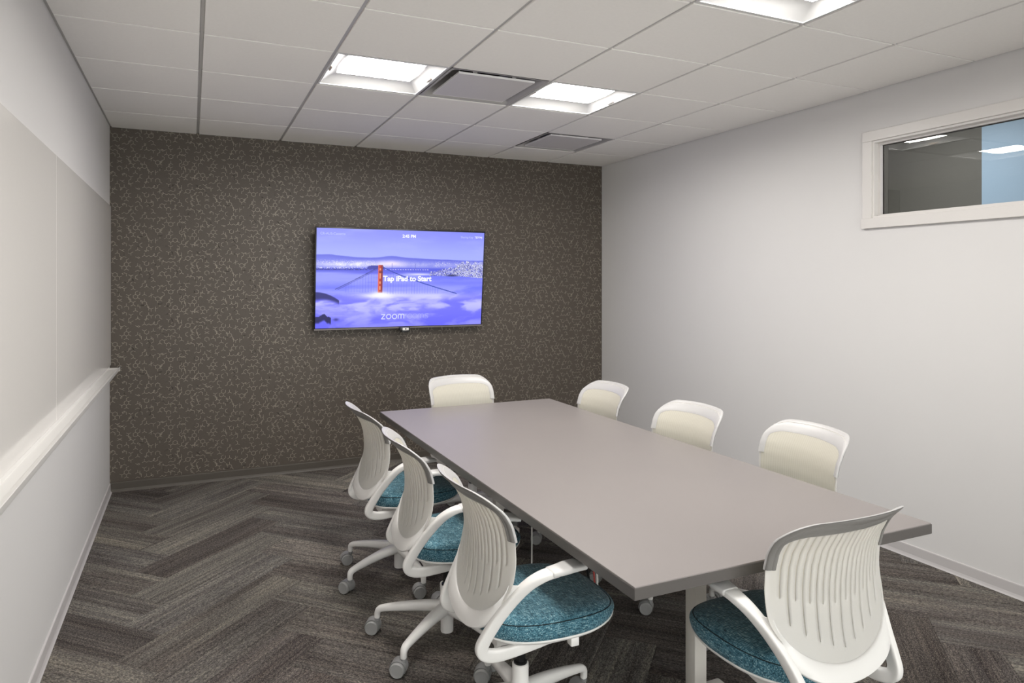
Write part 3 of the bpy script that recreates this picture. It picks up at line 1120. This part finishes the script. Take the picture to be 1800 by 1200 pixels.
wc = tag(empty('webcam', (2.215, -0.097, 1.150)), 'small black webcam with a white face plate clipped under the television', 'webcam')
mb = MB().box(-0.045, 0.045, -0.026, 0.026, -0.014, 0.020, 0.006)
mb.box(-0.030, 0.034, -0.022, 0.02, -0.026, -0.010, 0.004)
mb.build('body', M['black'], wc)
MB().box(-0.024, 0.030, -0.0285, -0.0255, -0.008, 0.014, 0.001).build('face_plate', M['plastic'], wc)
MB().lathe([(0.0065, -0.0295), (0.006, -0.0275)], 16, (0.003, 0, 0.004), 'y').build('lens', M['black'], wc)

# ================================================================== TABLE
TX0, TX1, TY0, TY1, TZ = 1.634, 2.845, -4.325, -1.558, 0.737
tb = tag(empty('conference_table', ((TX0 + TX1) / 2, (TY0 + TY1) / 2, 0)), 'long grey laminate conference table with dark edge and pale square legs', 'table')
hx, hy = (TX1 - TX0) / 2, (TY1 - TY0) / 2
MB().box(-hx + 0.002, hx - 0.002, -hy + 0.002, hy - 0.002, TZ - 0.004, TZ, 0.0008, seg=1).build('tabletop', M['laminate'], tb, smooth=False)
MB().box(-hx, hx, -hy, hy, TZ - 0.036, TZ - 0.0035, 0.0012, seg=1).build('table_edge', M['edge'], tb, smooth=False)
for yy in (-3.843, -2.04):
    ly = yy - (TY0 + TY1) / 2
    MB().box(-0.027, 0.027, ly - 0.027, ly + 0.027, 0.058, TZ - 0.036, 0.003).build('leg', M['leg'], tb)
    MB().box(-0.13, 0.13, ly - 0.03, ly + 0.03, 0.018, 0.060, 0.006).build('foot_bar', M['leg'], tb)
    MB().box(-0.22, 0.22, ly - 0.025, ly + 0.025, TZ - 0.075, TZ - 0.036, 0.004).build('top_bar', M['leg'], tb)
    for sx in (-1, 1):
        MB().lathe([(0.02, 0.0), (0.022, 0.006), (0.012, 0.012), (0.008, 0.020)], 16, (sx * 0.10, ly, 0)).build('glide', M['black'], tb)
MB().box(-0.02, 0.02, -3.80 - (TY0 + TY1) / 2, -2.08 - (TY0 + TY1) / 2, TZ - 0.068, TZ - 0.038, 0.003).build('stretcher', M['leg'], tb)


def cable(name, pts, r, m, label, group=None):
    mb_ = MB().sweep(pts, r * 2, r * 2, hint=(0.9, 0.43, 0.1), n=8, power=2.0, sub=8)
    return tag(mb_.build(name, m), label, 'cable', group)


cable('power_cord', [(2.0, -2.976, 0.70), (2.0, -2.976, 0.55), (1.998, -2.978, 0.30), (2.002, -2.97, 0.08), (2.03, -2.95, 0.012), (2.12, -2.85, 0.006), (2.2, -2.7, 0.005)], 0.0035, M['cable_white'],
      'thin white cord hanging straight down under the table')
cable('power_cord', [(2.17, -3.19, 0.70), (2.155, -3.19, 0.5), (2.175, -3.17, 0.3), (2.21, -3.15, 0.16), (2.24, -3.10, 0.03), (2.27, -2.95, 0.009)], 0.006, M['black'],
      'black cord in the bundle hanging under the table')
cable('power_cord', [(2.18, -3.20, 0.70), (2.185, -3.205, 0.45), (2.20, -3.19, 0.3), (2.22, -3.18, 0.14), (2.26, -3.12, 0.02), (2.33, -3.0, 0.006)], 0.004, M['cable_red'],
      'red cord in the bundle hanging under the table')
cable('power_cord', [(2.19, -3.215, 0.70), (2.195, -3.22, 0.45), (2.215, -3.20, 0.28), (2.225, -3.19, 0.12), (2.28, -3.13, 0.02), (2.38, -3.05, 0.005)], 0.0045, M['cable_white'],
      'white cord beside the red cord under the table')

# ================================================================== CHAIRS
def yc(z):
    return np.interp(z, [0.42, 0.47, 0.51, 0.55, 0.60, 0.65, 0.70, 0.755, 0.80, 0.85, 0.885, 0.905],
                     [-0.222, -0.208, -0.193, -0.183, -0.177, -0.174, -0.175, -0.181, -0.193, -0.219, -0.243, -0.260])


def wr_(z):
    return np.interp(z, [0.42, 0.47, 0.52, 0.60, 0.68, 0.755, 0.83, 0.885, 0.905], [0.0, 0.010, 0.022, 0.042, 0.054, 0.058, 0.058, 0.054, 0.052])


BW = 0.238


def Yb(x, z):
    return yc(z) + wr_(z) * (abs(x) / BW) ** 2


def ztop(x):
    ax = abs(x)
    z = 0.903 - 0.010 * (ax / BW) ** 2
    r_ = 0.075
    if ax > BW - r_:
        z -= r_ * (1 - math.sqrt(max(0, 1 - ((ax - (BW - r_)) / r_) ** 2)))
    return z


def zbot(x):
    return 0.468 + 0.165 * (1 - math.sqrt(max(0.0, 1 - (abs(x) / BW) ** 2)))


def make_chair():
    t = empty('task_chair')
    # ---- base
    mb = MB().lathe([(0.018, 0.035), (0.027, 0.035), (0.028, 0.040), (0.028, 0.10), (0.033, 0.115), (0.033, 0.165), (0.0285, 0.175), (0.0285, 0.236), (0.026, 0.238)], 28)
    mb.build('hub', M['plastic'], t)
    MB().lathe([(0.0235, 0.2375), (0.0235, 0.244), (0.0175, 0.246), (0.0175, 0.36)], 24).build('gas_lift', M['gas'], t)
    leg = MB().sweep([(0.02, 0, 0.140), (0.10, 0, 0.138), (0.20, 0, 0.127), (0.285, 0, 0.113), (0.310, 0, 0.104), (0.318, 0, 0.088), (0.318, 0, 0.064)],
                     [0.058, 0.050, 0.040, 0.032, 0.030, 0.026, 0.024], [0.052, 0.046, 0.038, 0.030, 0.028, 0.025, 0.024], hint=(0, 1, 0), n=14, power=2.6, sub=5)
    lm = leg.build('base_leg', M['plastic'], t)
    cb = MB()
    cb.lathe([(0.010, 0.052), (0.0115, 0.056), (0.0115, 0.066)], 14)
    # hood between and over the wheels
    vs, fs = [], []
    N_ = 14
    for q in range(N_):
        a_ = math.radians(-25 + 215 * q / (N_ - 1))
        for rr, xx in ((0.0335, -0.022), (0.0335, 0.022), (0.0285, 0.022), (0.0285, -0.022)):
            vs.append((xx * (1.0 if rr > 0.03 else 0.9), -0.020 + rr * math.cos(a_), 0.031 + rr * math.sin(a_)))
    for q in range(N_ - 1):
        for e in range(4):
            fs.append((q * 4 + e, q * 4 + (e + 1) % 4, (q + 1) * 4 + (e + 1) % 4, (q + 1) * 4 + e))
    fs += [(0, 1, 2, 3), tuple(range((N_ - 1) * 4, N_ * 4))]
    cb.add(vs, fs)
    cb.box(-0.006, 0.006, -0.040, 0.008, 0.02, 0.054, 0.003)
    cm = cb.build('caster', M['caster'], lm, loc=(0.318, 0, 0))
    wheel = None
    for s in (-1, 1):
        wp = [(0.010, 0.002 * s), (0.028, 0.003 * s), (0.030, 0.006 * s), (0.030, 0.020 * s), (0.027, 0.0245 * s), (0.0245, 0.0245 * s), (0.0235, 0.0235 * s), (0.006, 0.0235 * s)]
        MB().lathe(wp, 24, (0.0085 * s, -0.020, 0.030), 'x').build('wheel', M['wheel'], cm)
    cm.rotation_euler = (0, 0, 0.6)
    for kk in range(1, 5):
        c2 = copy_tree(lm, t)
        c2.rotation_euler = (0, 0, kk * 2 * PI / 5)
    # ---- mechanism and seat
    mb = MB().box(-0.062, 0.062, -0.115, 0.12, 0.338, 0.384, 0.012)
    mb.box(-0.16, 0.16, 0.02, 0.09, 0.368, 0.396, 0.008)
    mb.build('mechanism', M['plastic'], t)
    MB().box(0.182, 0.214, 0.085, 0.115, 0.375, 0.404, 0.004).build('seat_lever', M['plastic'], t)

    def outline(th, s):
        cx, sx = math.cos(th), math.sin(th)
        w = 0.236 - 0.018 * max(0, -sx)
        x = w * math.copysign(abs(cx) ** (2 / 3.3), cx)
        y = 0.048 + (0.260 if sx > 0 else 0.232) * math.copysign(abs(sx) ** (2 / 2.7), sx)
        return x * s, (y - 0.04) * s + 0.04

    def seat_z(x, y, z):
        f = max(0.0, (y - 0.10) / 0.19)
        return z - 0.008 * f * f + (0.026 * f * f * min(1.0, max(0.0, (0.462 - z) / 0.03))) + 0.006 * (abs(x) / 0.23) ** 2 * (1 if z > 0.455 else 0)
    N_ = 64

    def rings(layers):
        vs, fs = [], []
        for s, z in layers:
            for q in range(N_):
                x, y = outline(2 * PI * q / N_, s)
                vs.append((x, y, seat_z(x, y, z)))
        for r_ in range(len(layers) - 1):
            for q in range(N_):
                fs.append((r_ * N_ + q, r_ * N_ + (q + 1) % N_, (r_ + 1) * N_ + (q + 1) % N_, (r_ + 1) * N_ + q))
        fs += [tuple(range(N_)), tuple(range((len(layers) - 1) * N_, len(layers) * N_))]
        return vs, fs
    vs, fs = rings([(0.90, 0.416), (0.965, 0.418), (0.99, 0.426), (1.0, 0.438), (0.99, 0.452), (0.965, 0.463), (0.955, 0.4655), (0.945, 0.469), (0.90, 0.476), (0.78, 0.483), (0.6, 0.486), (0.3, 0.486), (0.02, 0.486)])
    seat = finish('seat', vs, fs, M['fabric'], t, angle=60)
    pts = []
    for q in range(N_ + 1):
        x, y = outline(2 * PI * q / N_, 0.960)
        pts.append((x, y, seat_z(x, y, 0.4655)))
    MB().sweep(pts, 0.003, 0.003, hint=(0, 0, 1), n=6, power=2, sub=1, cap=False).build('seam', M['seam'], seat)
    vs, fs = rings([(0.9, 0.421), (0.985, 0.423), (0.992, 0.421), (0.990, 0.4175), (0.95, 0.409), (0.75, 0.390), (0.45, 0.380), (0.02, 0.380)])
    finish('seat_pan', vs, fs, M['plastic'], t, angle=50)
    # ---- back shell with real slits
    sl = []
    for kk in range(-9, 10):
        sl.append((kk * 0.0222, kk % 2 == 0))
    hw = 0.0017
    us = set()
    for xk, _ in sl:
        for d in (-hw, hw): us.add(round(xk + d, 5))
        us.add(round(xk + 0.0111, 5))
    us.add(-0.2109)
    us |= {s * e for s in (-1, 1) for e in (0.216, 0.222, 0.228, 0.233, 0.2365, BW)}
    xs = sorted(us)
    rows = 46
    vs, fs = [], []
    for x in xs:
        zb_, zt_ = zbot(x), ztop(x)
        for r_ in range(rows + 1):
            z = zb_ + (zt_ - zb_) * r_ / rows
            vs.append((x, float(Yb(x, z)), z))

    def slit(xa, xb, z):
        xm = (xa + xb) / 2
        for xk, longer in sl:
            if abs(xm - xk) < hw * 0.9:
                fr = xk / 0.2
                lo = (0.520 + 0.10 * fr * fr) if longer else (0.640 + 0.03 * fr * fr)
                return lo < z < min(0.862, ztop(xk) - 0.035)
        return False
    R1 = rows + 1
    for a in range(len(xs) - 1):
        for r_ in range(rows):
            zm = (vs[a * R1 + r_][2] + vs[(a + 1) * R1 + r_ + 1][2]) / 2
            if slit(xs[a], xs[a + 1], zm): continue
            fs.append((a * R1 + r_, (a + 1) * R1 + r_, (a + 1) * R1 + r_ + 1, a * R1 + r_ + 1))
    sh = finish('back_shell', vs, fs, M['shell'], t, angle=60)
    md = sh.modifiers.new('thick', 'SOLIDIFY')
    md.thickness = 0.003
    md.offset = 0
    # ---- cream liner on the front
    vs, fs = [], []
    xs2 = np.concatenate([-0.226 * np.cos(np.linspace(0, PI, 41))])
    for x in xs2:
        e = abs(x) / 0.226
        zb_ = 0.484 + 0.165 * (1 - math.sqrt(max(0, 1 - e * e)))
        ax = abs(x)
        zt_ = 0.872 - 0.006 * e * e
        if ax > 0.226 - 0.055:
            zt_ -= 0.055 * (1 - math.sqrt(max(0, 1 - ((ax - 0.171) / 0.055) ** 2)))
        for r_ in range(29):
            z = zb_ + (zt_ - zb_) * r_ / 28
            vs.append((x, float(Yb(x, z)) + 0.0034, z))
    for a in range(40):
        for r_ in range(28):
            fs.append((a * 29 + r_, (a + 1) * 29 + r_, (a + 1) * 29 + r_ + 1, a * 29 + r_ + 1))
    ln = finish('back_liner', vs, fs, M['liner'], t, angle=60)
    md = ln.modifiers.new('thick', 'SOLIDIFY')
    md.thickness = 0.002
    md.offset = 0
    # ---- grey cap round the top edge
    path = [(-BW, z) for z in np.linspace(0.752, ztop(BW) - 0.002, 8)]
    xr_ = [BW - 0.075 + 0.075 * math.sin(a_) for a_ in np.linspace(PI / 2 * 0.97, 0, 9)]
    path += [(-x, ztop(x)) for x in xr_]
    path += [(x, ztop(x)) for x in np.linspace(-(BW - 0.075), BW - 0.075, 17)[1:-1]]
    path += [(x, ztop(x)) for x in reversed(xr_)]
    path += [(BW, z) for z in np.linspace(ztop(BW) - 0.002, 0.752, 8)]
    P = np.array(path)
    tn = np.gradient(P, axis=0)
    tn /= np.linalg.norm(tn, axis=1)[:, None]
    vs, fs = [], []
    sec_r = [(-0.12, 0.001), (1.0, 0.0005), (1.0, -0.0045), (0.85, -0.0072), (0.62, -0.0078), (0.5, -0.0058), (0.38, -0.0076), (0.0, -0.0068), (-0.11, -0.0025)]
    sec_f = [(-0.16, 0.002), (-0.12, 0.0062), (-0.03, 0.0074), (0.3, 0.0078), (0.85, 0.0072), (1.0, 0.0052), (1.0, 0.0012), (-0.10, 0.0015), (-0.15, -0.0015)]
    for sec, nm_, mt_ in ((sec_r, 'back_cap', M['cap']), (sec_f, 'front_lip', M['lip'])):
     vs, fs = [], []
     ns = len(sec)
     for (x, z), (tx, tz) in zip(P, tn):
         nx, nz = tz, -tx                     # inward normal
         topw = min(1.0, max(0.0, (z - 0.84) / 0.05))
         wdt = 0.024 + 0.018 * topw
         for q, d in sec:
             px, pz = x + nx * wdt * q, z + nz * wdt * q
             qq = max(0.0, 0.75 - q)
             lip = topw * qq * qq * 0.7
             yy = float(Yb(min(abs(px), BW), min(pz, 0.905))) - 0.026 * lip
             vs.append((px, yy + d, pz + 0.008 * lip))
     for a in range(len(P) - 1):
         for e in range(ns):
             fs.append((a * ns + e, a * ns + (e + 1) % ns, (a + 1) * ns + (e + 1) % ns, (a + 1) * ns + e))
     fs += [tuple(range(ns)), tuple(range((len(P) - 1) * ns, len(P) * ns))]
     finish(nm_, vs, fs, mt_, t, angle=50)
    # ---- lower back frame: U band under the shell, arm to arm
    vs, fs = [], []
    th = np.radians(np.linspace(-84, 84, 45))
    az = [0.44, 0.452, 0.512, 0.575, 0.622]
    ax_, ay_ = [0.188, 0.190, 0.205, 0.228, 0.250], [-0.205, -0.200, -0.165, -0.122, -0.080]
    sec = [(-0.02, 0.002), (0.03, 0.008), (0.5, 0.0095), (0.90, 0.008), (1.0, 0.003), (1.0, -0.004), (0.90, -0.010), (0.5, -0.0125), (0.06, -0.0085), (-0.02, -0.004)]
    ns = len(sec)
    for a_ in th:
        sg = 1 if a_ >= 0 else -1
        x, z = BW * math.sin(a_), 0.468 + 0.165 * (1 - math.cos(a_))
        nx, nz = math.sin(a_) * 0.165, -math.cos(a_) * BW
        l = math.hypot(nx, nz)
        nx, nz = nx / l, nz / l

        def on(px, pz): return np.array([px, float(Yb(min(abs(px), BW), pz)) - 0.001, pz])
        pin, pout = on(x - nx * 0.013, z - nz * 0.013), on(x + nx * 0.037, z + nz * 0.037)
        w = min(1.0, max(0.0, (z - 0.490) / 0.06))
        w = w * w * (3 - 2 * w)
        arm_p = np.array([sg * np.interp(z, az, ax_), np.interp(z, az, ay_), z])
        pout = pout * (1 - w) + arm_p * w
        ts = 1.0 - 0.75 * max(0.0, (abs(a_) - 1.05) / 0.42)
        for q, d in sec:
            p_ = pin + (pout - pin) * q
            vs.append((p_[0], p_[1] + d * ts, p_[2]))
    for a in range(len(th) - 1):
        for e in range(ns):
            fs.append((a * ns + e, a * ns + (e + 1) % ns, (a + 1) * ns + (e + 1) % ns, (a + 1) * ns + e))
    fs += [tuple(range(ns)), tuple(range((len(th) - 1) * ns, len(th) * ns))]
    finish('back_frame', vs, fs, M['plastic'], t, angle=50)
    # ---- arms
    for s in (1, -1):
        mir = lambda L: [(s * x, y, z) for x, y, z in L]
        pts = mir([(0.150, 0.10, 0.396), (0.160, -0.01, 0.386), (0.170, -0.11, 0.381), (0.177, -0.170, 0.384), (0.181, -0.205, 0.398), (0.184, -0.213, 0.420), (0.190, -0.200, 0.452),
                   (0.205, -0.165, 0.512), (0.228, -0.122, 0.575), (0.250, -0.080, 0.622), (0.263, -0.035, 0.647), (0.263, 0.010, 0.652)])
        arm = MB().sweep(pts, [0.024, 0.024, 0.025, 0.026, 0.027, 0.027, 0.026, 0.026, 0.030, 0.038, 0.048, 0.052],
                         [0.026, 0.034, 0.038, 0.040, 0.040, 0.040, 0.038, 0.036, 0.034, 0.029, 0.024, 0.020], hint=(1, 0, 0), n=20, power=4.5, sub=6).build('arm', M['plastic'], t, angle=60)
        pts = mir([(0.264, -0.020, 0.6535), (0.262, 0.02, 0.6555), (0.250, 0.06, 0.655), (0.236, 0.105, 0.651)])
        MB().sweep(pts, [0.058, 0.066, 0.072, 0.074], [0.020, 0.021, 0.020, 0.018], hint=(1, 0, 0), n=18, power=3.6, sub=5).build('arm_pad', M['arm_pad'], arm, angle=60)
    return t


ch0 = make_chair()
CH = [
    (1.565, -2.262, 1.0, 60, 'white office chair with teal seat on the left table side, farthest from the camera'),
    (1.568, -3.012, -4.3, 2, 'white office chair with teal seat, middle of three on the left table side'),
    (1.592, -3.704, -1.7, 16, 'white office chair with teal seat on the left table side, nearest the camera'),
    (2.249, -4.280, 91.2, 40, 'white office chair seen from behind at the near end of the table'),
    (2.750, -2.132, 179.0, 48, 'white office chair across the table by the pale wall, closest to the dark wall'),
    (2.745, -2.965, 181.0, 8, 'white office chair across the table, middle of three by the pale wall'),
    (2.870, -3.589, 174.5, 30, 'white office chair across the table by the pale wall, below the window'),
    (2.233, -1.635, -82.0, 20, 'white office chair at the far table end under the television'),
]
rc = random.Random(3)
for n_, (x, y, deg, ph, lb) in enumerate(CH):
    o = ch0 if n_ == 0 else copy_tree(ch0)
    o.location = (x, y, 0)
    o.rotation_euler = (0, 0, math.radians(deg - 90))
    tag(o, lb, 'chair', 'white office chairs around the conference table')
    kk = 0
    for ch in o.children:
        if ch.name.split('.')[0] == 'base_leg':
            ch.rotation_euler = (0, 0, math.radians(ph - (deg - 90)) + kk * 2 * PI / 5)
            kk_ = kk
            kk += 1
            for c2 in ch.children:
                c2.rotation_euler = (0, 0, math.radians(rc.gauss(238, 22) - ph) - kk_ * 2 * PI / 5)
